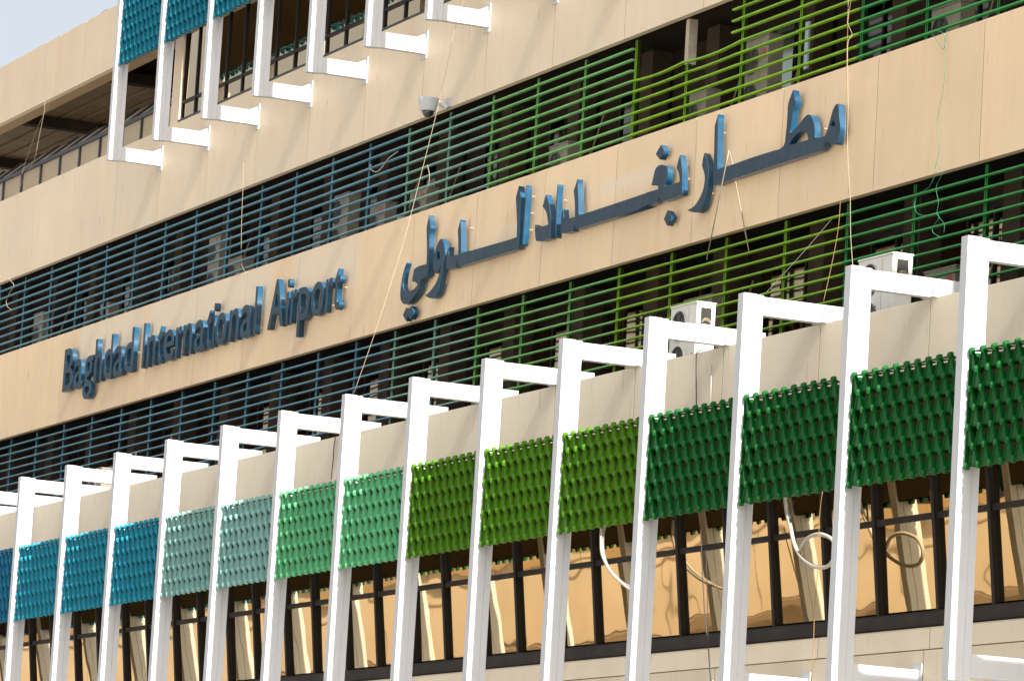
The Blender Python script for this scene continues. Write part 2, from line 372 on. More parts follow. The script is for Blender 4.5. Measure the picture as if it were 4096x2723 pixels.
# ---------------------------------------------------------------- folded metal screens
A = .333
def node(s, c, z, hexp):
    k = .55
    s.face([(c+px*k, -.034, z+pz*k) for px, pz in reversed(hexp)])
    for q in range(6):
        (xa, za), (xb, zb) = hexp[q], hexp[(q+1) % 6]
        s.face([(c+xa*k, -.034, z+za*k), (c+xb*k, -.034, z+zb*k), (c+xb, -.004, z+zb), (c+xa, -.004, z+za)])
        s.face([(c+xa, -.004, z+za), (c+xb, -.004, z+zb), (c+xb, .05, z+zb), (c+xa, .05, z+za)])
def screen_mesh(rows, W=3.327, R=.287, d=.15, dt=.035):
    s = MB(); cl = lambda x: min(max(x, .004), W-.004)
    H = rows*R
    s.box(.004, .016, .004, .232, .01, H-.01); s.box(W-.016, W-.004, .004, .232, .01, H-.01)
    for r in range(rows):
        z1 = H - r*R; z0 = z1 - R + .012
        off = .06 if r % 2 == 0 else .06-A/2
        c = off - A
        while c < W + A:
            a0, a1, b0, b1 = cl(c-.028), cl(c+.028), cl(c-A/2+.036), cl(c+A/2-.036)
            if b1 - b0 > .05:
                yb, dl, fw = .014, .034, .013
                if a1 > a0:
                    s.face([(b0, dl, z0), (b1, dl, z0), (a1, dl-.02, z1), (a0, dl-.02, z1)])          # slightly recessed plate
                    s.face([(a0, 0, z1), (a1, 0, z1), (a1, .10, z1), (a0, .10, z1)])
                    s.face([(b1-fw, yb, z0), (b1, yb, z0), (a1, 0, z1), (a1-fw, 0, z1)])             # folded edges
                    s.face([(b0, yb, z0), (b0+fw, yb, z0), (a0+fw, 0, z1), (a0, 0, z1)])
                    s.face([(b1-fw, yb, z0), (b1-fw, dl, z0), (a1-fw, dl-.02, z1), (a1-fw, 0, z1)])
                    s.face([(b0+fw, yb, z0), (b0+fw, dl, z0), (a0+fw, dl-.02, z1), (a0+fw, 0, z1)])
                s.face([(a1, 0, z1), (b1, yb, z0), (b1, d, z0), (a1, dt, z1)])
                s.face([(a0, dt, z1), (b0, d, z0), (b0, yb, z0), (a0, 0, z1)])
                s.face([(b0, yb, z0), (b1, yb, z0), (b1, .21, z0-.004), (b0, .21, z0-.004)])          # shelf that shades the opening below
            if .03 < c < W-.03:                                  # hexagonal node block
                hw, hh = .044, .054
                hexp = [(-hw, 0), (-hw*.6, hh), (hw*.6, hh), (hw, 0), (hw*.6, -hh), (-hw*.6, -hh)]
                node(s, c, z1, hexp)
            c += A
    for c in [.06+A*i for i in range(10)]:
        if c+A < W: s.face([(c+.028, .0, H), (c+A-.028, .0, H), (c+A-.028, .24, H-.004), (c+.028, .24, H-.004)]); s.face([(c+.028, 0, H), (c+.028, 0, H-.022), (c+A-.028, 0, H-.022), (c+A-.028, 0, H)])
    off = .06 if rows % 2 == 0 else .06-A/2
    c = off
    while c < W-.03:
        if c > .03:
            hw, hh = .044, .054
            hexp = [(-hw, 0), (-hw*.6, hh), (hw*.6, hh), (hw, 0), (hw*.6, -hh), (-hw*.6, -hh)]
            node(s, c, 0, hexp)
        c += A
    return s
def smat(name, c): return M(name, c, .42, spec=.16, var=.12, vscale=4., objvar=.05)
SM = {'dark green': smat('screen_dark_green', (.003, .082, .012)), 'bright green': smat('screen_bright_green', (.055, .165, .003)), 'mint green': smat('screen_mint', (.095, .37, .17)),
      'grey teal': smat('screen_grey_teal', (.19, .37, .34)), 'blue': smat('screen_blue', (.010, .20, .29)), 'deep blue': smat('screen_deep_blue', (.008, .13, .24)), 'teal': smat('screen_teal', (.005, .155, .235))}
def proto(rows):
    sm = screen_mesh(rows)
    me = sm.build('tile_lattice', white_m); me2 = MB().box(.01, 3.317,   .235, .243, .03, rows*.287-.03).build('backing_sheet', backing_m)
    return me, me2
P6, P8 = proto(6), proto(8)
def screen(x, y, z, pr, colour, label, grp):
    e = empty('decorative_screen', (x, y, z), label, 'screen', grp)
    for k, src in enumerate(pr):
        o = src.copy()
        if k == 0:
            key = (src.name, colour)
            if key not in MESH:
                MESH[key] = src.data.copy(); MESH[key].materials.clear(); MESH[key].materials.append(SM[colour])
            o.data = MESH[key]
        C.objects.link(o); o.parent = e; o.location = (0, 0, 0)
MESH = {}
LSC = ['dark green']*2 + ['dark green']*4 + ['bright green']*3 + ['mint green']*2 + ['grey teal']*2 + ['blue']*3 + ['deep blue']*3
for k, x in enumerate(PX):
    if k == 0: continue
    c = LSC[k]
    screen(x+.2, -4.2, 9.53, P6, c, f'{c} folded metal screen in the lower row, {ORD[k-2]} from the right end' if k > 1 else 'dark green folded metal screen beyond the right edge of the photo', 'screens of the lower row')
UPX = [-23.33, -19.84, -16.32, -12.82, -9.36, -5.87, -2.41, 1.12, 4.65]
for k, x in enumerate(UPX[:-1]):
    screen(x+.2, -1.36, 24.32, P8, 'teal', f'teal folded metal screen in the top row, {ORD[k]} from the left end', 'screens of the top row')
for pr in (P6, P8):
    for o in pr: bpy.data.objects.remove(o)

# ---------------------------------------------------------------- white steel frames
def lower_frame():
    e = empty('steel_frame', (0, 0, 0), 'x', 'steel frame', 'white steel frames of the lower row')
    box('post', white_m, e, 0, .20, 0, .245, 6.365, 12.995, bevel=.006)
    box('rear_channel', white_m, e, .006, .196, .248, .375, 6.375, 12.985, bevel=.006)
    box('top_beam', white_m, e, .012, .19, .378, 2.25, 12.655, 12.962, bevel=.006)
    box('bottom_beam', white_m, e, .012, .19, .378, 1.545, 6.43, 6.775, bevel=.006)
    b = MB(); b.box(-.05, .25, 1.548, 1.572, 6.30, 6.88); b.build('wall_plate', white_m, e)
    b = MB()
    for y in (1.46, 1.70):
        b.hexa([(.192, y, 12.66), (.30, y, 12.66), (.30, y+.014, 12.66), (.192, y+.014, 12.66), (.192, y, 12.92), (.20, y, 12.92), (.20, y+.014, 12.92), (.192, y+.014, 12.92)])
    b.box(-.08, .30, 1.42, 1.78, 12.652, 12.658)
    b.build('bracket', white_m, e)
    b = MB()
    for z in (12.70, 12.78, 12.86): b.tube([(.19, 1.59, z), (.205, 1.59, z)], .013, 6)
    b.build('bolts', M('rusty_bolt', (.35, .16, .08), .7), e)
    return e
f0 = lower_frame()
cols = ['dark green', 'bright green', 'mint green', 'grey teal', 'blue', 'deep blue']
for k, x in enumerate(PX):
    o = f0 if k == 0 else copy_tree(f0)
    o.location = (x, -4.30, 0)
    r_ = LSC[k] if k else 'dark green'; l_ = LSC[k+1] if k+1 < len(LSC) else 'deep blue'
    bt = f'{r_} screens' if r_ == l_ else f'{l_} and {r_} screens'
    o['label'] = f'white frame between {bt}, {ORD[k-2]} from right in lower row' if k > 1 else f'white frame beyond the right edge of the photo, {ORD[1-k]} one out'
def upper_frame():
    e = empty('hanging_frame', (0, 0, 0), 'x', 'steel frame', 'white steel frames of the top row')
    box('post', white_m, e, 0, .20, 0, .225, 21.78, 27.9, bevel=.006)
    box('rear_channel', white_m, e, .006, .196, .228, .35, 21.79, 27.9, bevel=.006)
    box('bottom_arm', white_m, e, .012, .19, .353, 1.42, 21.80, 22.15, bevel=.006)
    box('wall_plate', white_m, e, -.05, .25, 1.422, 1.446, 21.69, 22.32)
    b = MB()
    for s_, z0, z1 in ((1, 22.152, 22.26),):
        b.hexa([(.08, 1.20, z0), (.11, 1.20, z0), (.11, 1.42, z0), (.08, 1.42, z0), (.08, 1.40, z1), (.11, 1.40, z1), (.11, 1.42, z1), (.08, 1.42, z1)])
    b.build('gusset', white_m, e)
    return e
u0 = upper_frame()
for k, x in enumerate(UPX):
    o = u0 if k == 0 else copy_tree(u0)
    o.location = (x, -1.45, 0)
    o['label'] = f'white hanging steel frame on the top floor wall, {ORD[k]} from the left end'

# ---------------------------------------------------------------- condensers
def condenser(x, y, z, wd, dp, h, fans, label, emblem=False, hatch=False, grp='air conditioner units behind the louvres'):
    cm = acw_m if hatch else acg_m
    e = empty('condenser_unit', (x, y, z), label, 'air conditioner', grp)
    box('casing', cm, e, 0, wd, 0, dp, .06, h-.02, bevel=.012)
    box('top_cover', cm, e, -.012, wd+.012, -.012, dp+.012, h-.018, h+.012, bevel=.006)
    f = MB(); f.box(.08, .14, .02, dp-.02, 0, .058); f.box(wd-.14, wd-.08, .02, dp-.02, 0, .058); f.build('feet', frame_m, e)
    r = min(.26, wd*.27, (h-.15)/(2*fans)-.02); cx = wd*.36
    step = (h-.12)/fans
    for i in range(fans):
        cz = .06 + step*(i+.5)
        b = MB(); b.disc(cx, -.004, cz, r, 32, 0)
        for q in range(5):
            a = q*2*math.pi/5+.3
            p = lambda rr, t: (cx+rr*math.cos(t), -.008, cz+rr*math.sin(t))
            b.face([p(.05, a), p(r*.9, a-.1), p(r*.92, a+.5), p(.05, a+.8)], 1)
        b.build('fan', [fanblack_m, M('fan_blade', (.07, .065, .06), .5) if 'fan_blade' not in bpy.data.materials else bpy.data.materials['fan_blade']], e)
        b = MB(); b.ring(cx, -.026, cz, r, r+.022, d=.026, n=32); b.ring(cx, -.022, cz, .0, .03, n=12)
        for q in range(1, 5): b.ring(cx, -.02, cz, r*q/5-.0025, r*q/5+.0025, n=24)
        for q in range(12):
            t = q*math.pi/6; dx, dz = math.cos(t), math.sin(t)
            b.tube([(cx+.04*dx, -.018, cz+.04*dz), (cx+r*dx, -.018, cz+r*dz)], .003, 3, cap=False)
        b.build('fan_grille', grille_m, e)
    g_ = MB(); g_.box(wd*.70, wd*.703, -.003, -.0005, .08, h-.05); g_.build('panel_seam', grille_m, e)
    b = MB()
    for q, dx in enumerate((.05, .10) if not hatch else ()): b.tube([(wd+.0, dp*.5+dx, .25), (wd+.06+dx*.4, dp*.6+dx, .30), (wd+.08+dx*.5, dp+.2, .6+dx), (wd+.02, dp+.5, 1.5+dx)], .014, 6)
    if not hatch: b.build('refrigerant_pipe', cream_wire_m, e)
    if emblem:
        b = MB(); b.ring(wd*.84, -.006, h*.78, .05, .085, n=24); b.ring(wd*.84, -.006, h*.78, .0, .03, n=16); b.build('emblem', red_m, e)
    if hatch:
        b = MB(); b.box(wd+.0005, wd+.004, dp*.22, dp*.78, h*.72, h*.93); b.build('hatch_opening', fanblack_m, e)
        b = MB()
        for q in range(4): b.tube([(wd+.008, dp*(.26+.02*q), h*(.735+.012*q)), (wd+.016, dp*.42, h*(.765+.010*q)), (wd+.014, dp*.60, h*(.760+.012*q)), (wd+.01, dp*.75, h*(.735+.008*q))], .006, 5)
        b.build('hatch_wires', cream_wire_m, e)
        b = MB(); b.ring(wd*.55, -.003, h*.4, 0, .018, n=4); b.box(wd*.86, wd*.91, -.004, -.001, h*.30, h*.34); b.build('handle_slot', fanblack_m, e)
    return e
U = 18.0
condenser(10.82, -1.6, 12.58, 1.08, .38, 1.42, 2, 'large white condenser with two fans on the roof deck, left of two alike', hatch=True, grp='condensers on the roof deck')
condenser(18.0, -1.6, 12.55, 1.20, .38, 1.43, 2, 'large white condenser with two fans on the roof deck, right of two alike', hatch=True, grp='condensers on the roof deck')
condenser(-22.4, -1.6, 12.55, 1.0, .38, 1.1, 1, 'white condenser at the far left end of the roof deck, cut by the photo edge', grp='condensers on the roof deck')
box('condenser_plinth', column_m, T, 10.7, 12.0, -1.55, -1.2, 12.31, 12.575)
box('condenser_plinth', column_m, T, 17.9, 19.3, -1.55, -1.2, 12.31, 12.545)
box('condenser_plinth', column_m, T, -22.5, -21.3, -1.55, -1.2, 12.31, 12.545)
condenser(7.15, .45, 13.55, 1.2, .35, 1.25, 1, 'white condenser behind the lower louvres, above and behind the large one on the deck')
condenser(16.6, .45, 13.2, 1.1, .35, 1.0, 1, 'white condenser with red round emblem behind the dark green lower louvres', emblem=True)
condenser(9.13, .45, U, 1.05, .32, 1.58, 2, 'tall two fan condenser with a red emblem, seen beside the missing blades', emblem=True)
condenser(6.66, .45, U, .95, .32, .94, 1, 'single fan condenser at the foot of the gap with missing blades')
condenser(.32, .45, U, .92, .30, .85, 1, 'white single fan condenser behind the soft green louvre bays')
condenser(16.38, .45, U, 1.08, .30, .9, 1, 'white single fan condenser behind the dark green upper louvres')
condenser(-20.35, .45, U, .8, .30, 1.60, 2, 'cream two fan condenser behind the teal blue louvres above the word International')
condenser(-18.95, .45, U, 1.0, .36, .85, 1, 'single fan condenser to the right of the cream two fan one, above the word International')
condenser(-28.65, .45, U, .7, .30, .85, 1, 'small tan condenser behind the teal blue louvres above the first word of the sign')
condenser(-34.5, .45, U, .8, .30, 1.25, 1, 'tan condenser behind the louvres at the far left')
condenser(-12.05, .45, U, 1.1, .30, 1.48, 2, 'grey two fan condenser behind the louvres above the word Airport')
condenser(-9.82, .45, U, 1.15, .30, .95, 1, 'white condenser with a red emblem, just right of the grey two fan one', emblem=True)
condenser(-7.2, .45, U, .95, .30, .95, 1, 'white condenser with a red emblem behind the sage teal louvres, under the dome camera', emblem=True)

# ---------------------------------------------------------------- sign letters
def finish_letter(ob, name, label, grp, tx=None, place=None):
    dg = bpy.context.evaluated_depsgraph_get()
    me = bpy.data.meshes.new_from_object(ob.evaluated_get(dg)); cu = ob.data
    bpy.data.objects.remove(ob); bpy.data.curves.remove(cu)
    me.materials.clear(); me.materials.append(letter_face_m); me.materials.append(letter_side_m)
    if tx: me.transform(tx(me))
    me.update()
    xs = [v.co.x for v in me.vertices]; zs = [v.co.z for v in me.vertices]
    ox, oz = min(xs), min(zs); me.transform(Matrix.Translation((-ox, .135, -oz)))
    for p in me.polygons: p.material_index = 0 if p.normal.y < -.9 else 1
    o = bpy.data.objects.new(name, me); C.objects.link(o); o.location = (ox, -.135, oz)
    tag(o, label, 'sign letter', grp)
    return o, ox, oz, max(xs), max(zs)
def studs(o, pts):
    b = MB()
    for x, z in pts: b.tube([(x, .066, z), (x, .1348, z)], .012, 6)
    s = b.build('mounting_studs', stud_m, o)
TOXZ = Matrix(((1, 0, 0, 0), (0, 0, -1, -.135), (0, 1, 0, 0), (0, 0, 0, 1)))
LAT = [('B',-29.44,-28.62),('a',-28.54,-27.80),('g',-27.69,-26.98),('h',-26.84,-26.2),('d',-26.07,-25.40),('a',-25.28,-24.55),('d',-24.44,-23.74),
 ('I',-23.03,-22.88),('n',-22.68,-22.03),('t',-21.88,-21.52),('e',-21.41,-20.66),('r',-20.52,-20.10),('n',-19.97,-19.32),('a',-19.14,-18.40),('t',-18.30,-17.93),('i',-17.83,-17.69),('o',-17.63,-16.88),('n',-16.68,-16.03),('a',-15.89,-15.14),('l',-14.97,-14.83),
 ('A',-14.04,-13.02),('i',-12.86,-12.72),('r',-12.58,-12.16),('p',-12.09,-11.36),('o',-11.25,-10.48),('r',-10.36,-9.94),('t',-9.84,-9.46)]
words = ['Baghdad']*7 + ['International']*13 + ['Airport']*7
posn = list(range(7)) + list(range(13)) + list(range(7))
def cap():
    cu = bpy.data.curves.new('t', 'FONT'); cu.body = 'H'; ob = bpy.data.objects.new('t', cu); C.objects.link(ob)
    dg = bpy.context.evaluated_depsgraph_get(); me = ob.evaluated_get(dg).to_mesh(); h = max(v.co.y for v in me.vertices)
    ob.evaluated_get(dg).to_mesh_clear(); bpy.data.objects.remove(ob); bpy.data.curves.remove(cu); return h
CAP = cap(); S_ = 1.13/CAP
for (ch, xa, xb), wd, pn in zip(LAT, words, posn):
    cu = bpy.data.curves.new('t', 'FONT'); cu.body = ch; cu.extrude = .065; cu.resolution_u = 8; cu.offset = .009
    ob = bpy.data.objects.new('t', cu); C.objects.link(ob)
    def tx(me):
        xs = [v.co.x for v in me.vertices]; a, b = min(xs), max(xs)
        sx = (xb-xa)/(b-a)
        return Matrix.Translation((xa, 0, 16.50)) @ TOXZ @ Matrix.Diagonal((sx, S_, 1, 1)) @ Matrix.Translation((-a, 0, 0))
    case = 'capital' if ch.isupper() else 'small'
    o, ox, oz, mx, mz = finish_letter(ob, 'sign_letter', f'blue raised {case} letter {ch}, {ORD[pn]} letter of the word {wd}', 'Latin letters of the airport sign', tx)
    studs(o, [(.07, (16.55-oz)+.12), ((mx-ox)-.07 if ch not in 'ABo' else .08, (16.55-oz)+.45)])
ARAB = {"M":[[[9.51,18.032],[9.386,17.829],[9.399,17.556],[9.427,17.183],[9.444,16.811],[9.465,16.698],[9.55,16.655],[9.697,16.653],[9.96,16.671],[10.745,16.68],[12.025,16.694],[13.023,16.696],[13.612,16.697],[13.756,16.711],[13.872,16.764],[13.912,16.846],[14.112,16.781],[14.248,16.737],[14.333,16.732],[14.425,16.879],[14.46,17.007],[14.39,17.222],[14.342,17.457],[14.293,17.476],[14.222,17.458],[14.134,17.379],[14.053,17.228],[13.963,17.054],[13.877,16.945],[13.707,16.947],[13.49,16.976],[13.466,17.154],[13.416,17.28],[13.305,17.403],[13.215,17.447],[13.116,17.444],[12.951,17.375],[12.714,17.269],[12.509,17.206],[12.547,17.438],[12.585,17.658],[12.676,17.745],[12.535,18.012],[12.373,17.775],[12.368,17.585],[12.356,17.348],[12.324,17.067],[12.268,17.004],[12.108,16.97],[11.892,16.976],[10.971,16.974],[10.243,16.959],[9.595,16.955],[9.541,17.535]],[[12.482,16.996],[12.563,17.055],[12.8,17.161],[12.971,17.189],[13.07,17.185],[13.177,17.104],[13.237,17.0],[13.227,16.978],[12.745,16.98]],[[14.189,17.195],[14.245,17.116],[14.238,17.071],[14.128,17.093],[14.064,17.121]]],"R":[[[9.002,17.362],[9.14,17.195],[9.211,17.015],[9.235,16.811],[9.202,16.662],[9.124,16.473],[9.009,16.304],[8.882,16.236],[8.745,16.244],[8.536,16.291],[8.394,16.333],[8.629,16.363],[8.792,16.426],[8.947,16.544],[9.048,16.684],[9.081,16.833],[9.074,16.896],[9.009,17.013],[8.929,17.117],[8.949,17.238]]],"B":[[[7.953,17.478],[8.016,17.328],[8.074,17.132],[8.12,16.674],[7.734,16.665],[7.317,16.657],[7.226,16.68],[7.164,16.76],[7.127,16.773],[7.03,16.699],[6.893,16.671],[6.679,16.681],[6.147,16.654],[6.727,16.642],[4.995,16.634],[3.683,16.634],[3.426,16.629],[3.333,16.644],[3.275,16.688],[3.221,16.754],[3.193,16.666],[3.138,16.621],[2.924,16.619],[2.691,16.634],[2.605,16.654],[2.559,16.697],[2.561,16.908],[2.579,17.064],[2.633,17.146],[2.655,17.053],[2.692,16.963],[2.791,16.914],[2.962,16.903],[3.228,16.904],[3.22,17.029],[3.175,17.245],[3.102,17.446],[3.246,17.672],[3.355,17.221],[3.41,16.906],[3.647,16.906],[5.017,16.914],[6.549,16.93],[6.471,16.927],[6.523,16.936],[7.054,16.932],[7.045,17.005],[6.902,17.025],[6.739,17.056],[6.781,17.145],[6.849,17.309],[6.911,17.379],[7.048,17.406],[7.191,17.393],[7.336,17.349],[7.411,17.306],[7.443,17.192],[7.423,17.069],[7.332,16.956],[7.7,16.944],[7.977,16.943],[7.988,16.989],[7.938,17.121],[7.858,17.21],[7.821,17.231],[7.86,17.335],[7.917,17.436]]],"A1":[[[2.309,17.7],[2.307,17.493],[2.314,17.194],[2.332,16.894],[2.363,16.583],[2.325,16.593],[2.294,16.899],[2.276,17.199],[2.269,17.498],[2.283,17.685]]],"D":[[[1.734,17.568],[1.875,17.404],[1.968,17.241],[2.037,17.083],[2.067,16.83],[2.077,16.63],[1.751,16.602],[1.512,16.623],[1.378,16.646],[1.331,16.727],[1.285,16.883],[1.28,17.004],[1.362,16.933],[1.566,16.916],[1.708,16.912],[1.944,16.911],[1.908,17.0],[1.843,17.129],[1.758,17.23],[1.601,17.336],[1.668,17.452]]],"A2":[[[0.722,17.901],[0.744,17.66],[0.727,17.41],[0.727,17.108],[0.72,16.857],[0.703,16.637],[0.665,16.652],[0.67,16.913],[0.675,17.215],[0.685,17.517],[0.697,17.768],[0.699,17.889]]],"L":[[[0.329,17.946],[0.397,17.81],[0.489,17.675],[0.476,17.596],[0.469,17.395],[0.493,17.139],[0.506,16.885],[0.493,16.634],[0.461,16.608],[0.416,16.595],[-0.357,16.597],[-1.267,16.598],[-2.257,16.604],[-2.513,16.598],[-2.577,16.601],[-2.636,16.65],[-2.693,16.766],[-2.74,16.652],[-2.797,16.607],[-3.005,16.612],[-3.226,16.618],[-3.307,16.639],[-3.342,16.695],[-3.332,16.883],[-3.281,17.054],[-3.212,17.113],[-3.23,17.027],[-3.206,16.94],[-3.126,16.896],[-2.93,16.881],[-2.684,16.876],[-2.724,17.171],[-2.792,17.414],[-2.677,17.634],[-2.61,17.364],[-2.523,16.885],[-2.235,16.878],[-1.39,16.865],[-0.027,16.851],[0.378,16.858],[0.345,17.158],[0.283,17.42],[0.205,17.71]]],"W":[[[-3.68,17.352],[-3.547,17.256],[-3.464,17.14],[-3.415,16.998],[-3.417,16.841],[-3.452,16.782],[-3.487,16.657],[-3.56,16.456],[-3.633,16.255],[-3.732,16.13],[-3.805,16.092],[-3.919,16.068],[-4.178,16.114],[-4.388,16.187],[-4.196,16.227],[-4.02,16.291],[-3.849,16.375],[-3.734,16.477],[-3.67,16.574],[-3.605,16.745],[-3.639,16.753],[-3.679,16.674],[-3.748,16.614],[-3.865,16.608],[-3.974,16.663],[-4.04,16.761],[-4.046,16.92],[-4.001,17.051],[-3.951,17.15],[-3.874,17.246],[-3.78,17.323]],[[-3.687,16.98],[-3.693,16.933],[-3.725,16.903],[-3.774,16.896],[-3.827,16.915],[-3.87,16.955],[-3.891,17.005],[-3.885,17.052],[-3.853,17.083],[-3.804,17.089],[-3.751,17.07],[-3.708,17.03]]],"Y":[[[-4.445,17.966],[-4.408,17.866],[-4.297,17.671],[-4.356,17.541],[-4.327,17.272],[-4.307,17.058],[-4.286,16.844],[-4.309,16.741],[-4.362,16.652],[-4.374,16.602],[-4.692,16.588],[-4.717,16.49],[-4.778,16.37],[-4.923,16.271],[-5.125,16.188],[-5.305,16.135],[-5.424,16.116],[-5.577,16.139],[-5.726,16.215],[-5.803,16.321],[-5.82,16.462],[-5.802,16.599],[-5.761,16.765],[-5.678,16.926],[-5.564,17.064],[-5.65,16.923],[-5.705,16.758],[-5.722,16.611],[-5.678,16.509],[-5.569,16.421],[-5.454,16.384],[-5.346,16.386],[-5.158,16.394],[-4.974,16.425],[-4.874,16.466],[-4.88,16.51],[-4.995,16.555],[-5.19,16.595],[-5.157,16.724],[-5.111,16.857],[-4.914,16.886],[-4.647,16.89],[-4.432,16.882],[-4.425,16.882],[-4.429,17.073],[-4.48,17.398],[-4.537,17.638],[-4.535,17.744]]],"YD":[[[-5.425,16.037],[-5.242,15.994],[-5.141,16.041],[-4.976,15.9],[-5.121,15.747],[-5.223,15.795],[-5.292,15.851],[-5.375,15.733],[-5.591,15.89]]],"GD":[[[7.069,17.806],[7.234,17.663],[7.052,17.519],[6.859,17.655]]],"BD":[[[7.529,16.45],[7.726,16.291],[7.54,16.151],[7.384,16.298]]]}
AL = {'M': 'long blue Arabic piece at the right end of the sign, with a looped head', 'R': 'blue curved Arabic letter descending below the line, second piece from the right',
      'B': 'long blue Arabic piece mid sign, with a round head at its right', 'A1': 'blue upright Arabic stroke between the long middle piece and the hooked letter',
      'D': 'blue hooked Arabic letter with a short foot, right of the tallest upright stroke', 'A2': 'tallest bright blue upright Arabic stroke, standing right of a long bar',
      'L': 'long blue Arabic piece with an upright at each end, left of the tallest bright stroke', 'W': 'blue round headed Arabic letter with a tail descending to the left',
      'Y': 'leftmost blue Arabic piece, a tall upright running into a deep bowl', 'YD': 'pair of joined blue dots under the leftmost Arabic bowl', 'GD': 'single blue diamond dot above the round head of the middle Arabic piece', 'BD': 'single blue diamond dot below the middle Arabic piece'}
def round_loop(lp):
    P_ = [Vector(p) for p in lp]; n = len(P_); out = []
    def corner(i):
        a, b, c = P_[i-1], P_[i], P_[(i+1) % n]
        u, v = b-a, c-b
        return u.angle(v, 0) > math.radians(34) or min(u.length, v.length) > .55
    cr = [corner(i) for i in range(n)]
    for i in range(n):
        a, b, c, d = P_[i-1], P_[i], P_[(i+1) % n], P_[(i+2) % n]
        L_ = (c-b).length
        out.append(b)
        if L_ < .04 or (cr[i] and cr[(i+1) % n]): continue
        if cr[i]: a = b-(c-b)
        if cr[(i+1) % n]: d = c+(c-b)
        ta = (c-a).normalized()*L_; tb = (d-b).normalized()*L_
        for k_ in (1, 2, 3):
            t = k_/4; h = (2*t**3-3*t*t+1, t**3-2*t*t+t, -2*t**3+3*t*t, t**3-t*t)
            out.append(b*h[0]+ta*h[1]+c*h[2]+tb*h[3])
    return [(p.x, p.y) for p in out]
for k, loops in ARAB.items():
    cu = bpy.data.curves.new('t', 'CURVE'); cu.dimensions = '2D'; cu.fill_mode = 'BOTH'; cu.extrude = .065
    for lp in loops:
        lp = round_loop(lp)
        sp = cu.splines.new('POLY'); sp.points.add(len(lp)-1)
        for p, (x, z) in zip(sp.points, lp): p.co = (x, z, 0, 1)
        sp.use_cyclic_u = True
    ob = bpy.data.objects.new('t', cu); C.objects.link(ob)
    o, ox, oz, mx, mz = finish_letter(ob, 'arabic_letter' if len(k) == 1 or k in ('A1', 'A2') else 'arabic_dot', AL[k], 'Arabic letters of the airport sign', lambda me: TOXZ)
    w_ = mx-ox; h_ = mz-oz
    cand = {'M': [(.07, .35), (.07, 1.05), (2.4, .25), (4.2, .5), (3.0, .9)], 'R': [(.72, .35), (.78, .9)], 'B': [(.35, .9), (2.0, .33), (5.35, .7), (5.45, .4)], 'A1': [(.06, .35), (.08, .8)],
            'D': [(.55, .6), (.2, .12)], 'A2': [(.04, .35), (.05, .7), (.06, 1.05)], 'L': [(.9, .85), (3.6, .3), (3.7, .9), (2.2, .2)], 'W': [(.65, .35), (.6, .85)], 'Y': [(.3, .35), (1.25, 1.3), (.7, .5)]}.get(k, [(w_*.5, h_*.5)])
    studs(o, cand)
o = None

# ---------------------------------------------------------------- dome camera
e = empty('security_camera', (-4.4, 0, 20.4), 'white dome security camera on an arm at the bottom edge of the upper wall band', 'security camera')
b = MB(); b.tube([(.05, -.42, .12), (.05, -.42, -.16)], [.24, .17], 24, cap=True); b.build('housing', white_m, e, smooth=False)
bm = bmesh.new(); bmesh.ops.create_uvsphere(bm, u_segments=20, v_segments=12, radius=.135)
me = bpy.data.meshes.new('dome'); bm.to_mesh(me); bm.free(); me.materials.append(M('smoked_dome', (.02, .02, .02), .1, coat=1.))
for p in me.polygons: p.use_smooth = True
d_ = bpy.data.objects.new('dome', me); C.objects.link(d_); d_.parent = e; d_.location = (.05, -.42, -.17)
b = MB(); b.tube([(.05, -.28, .06), (.12, -.14, .02), (.2, -.02, -.06)], [.05, .06, .07], 10); b.box(.08, .34, -.03, -.002, -.04, .16); b.build('mounting_arm', white_m, e)

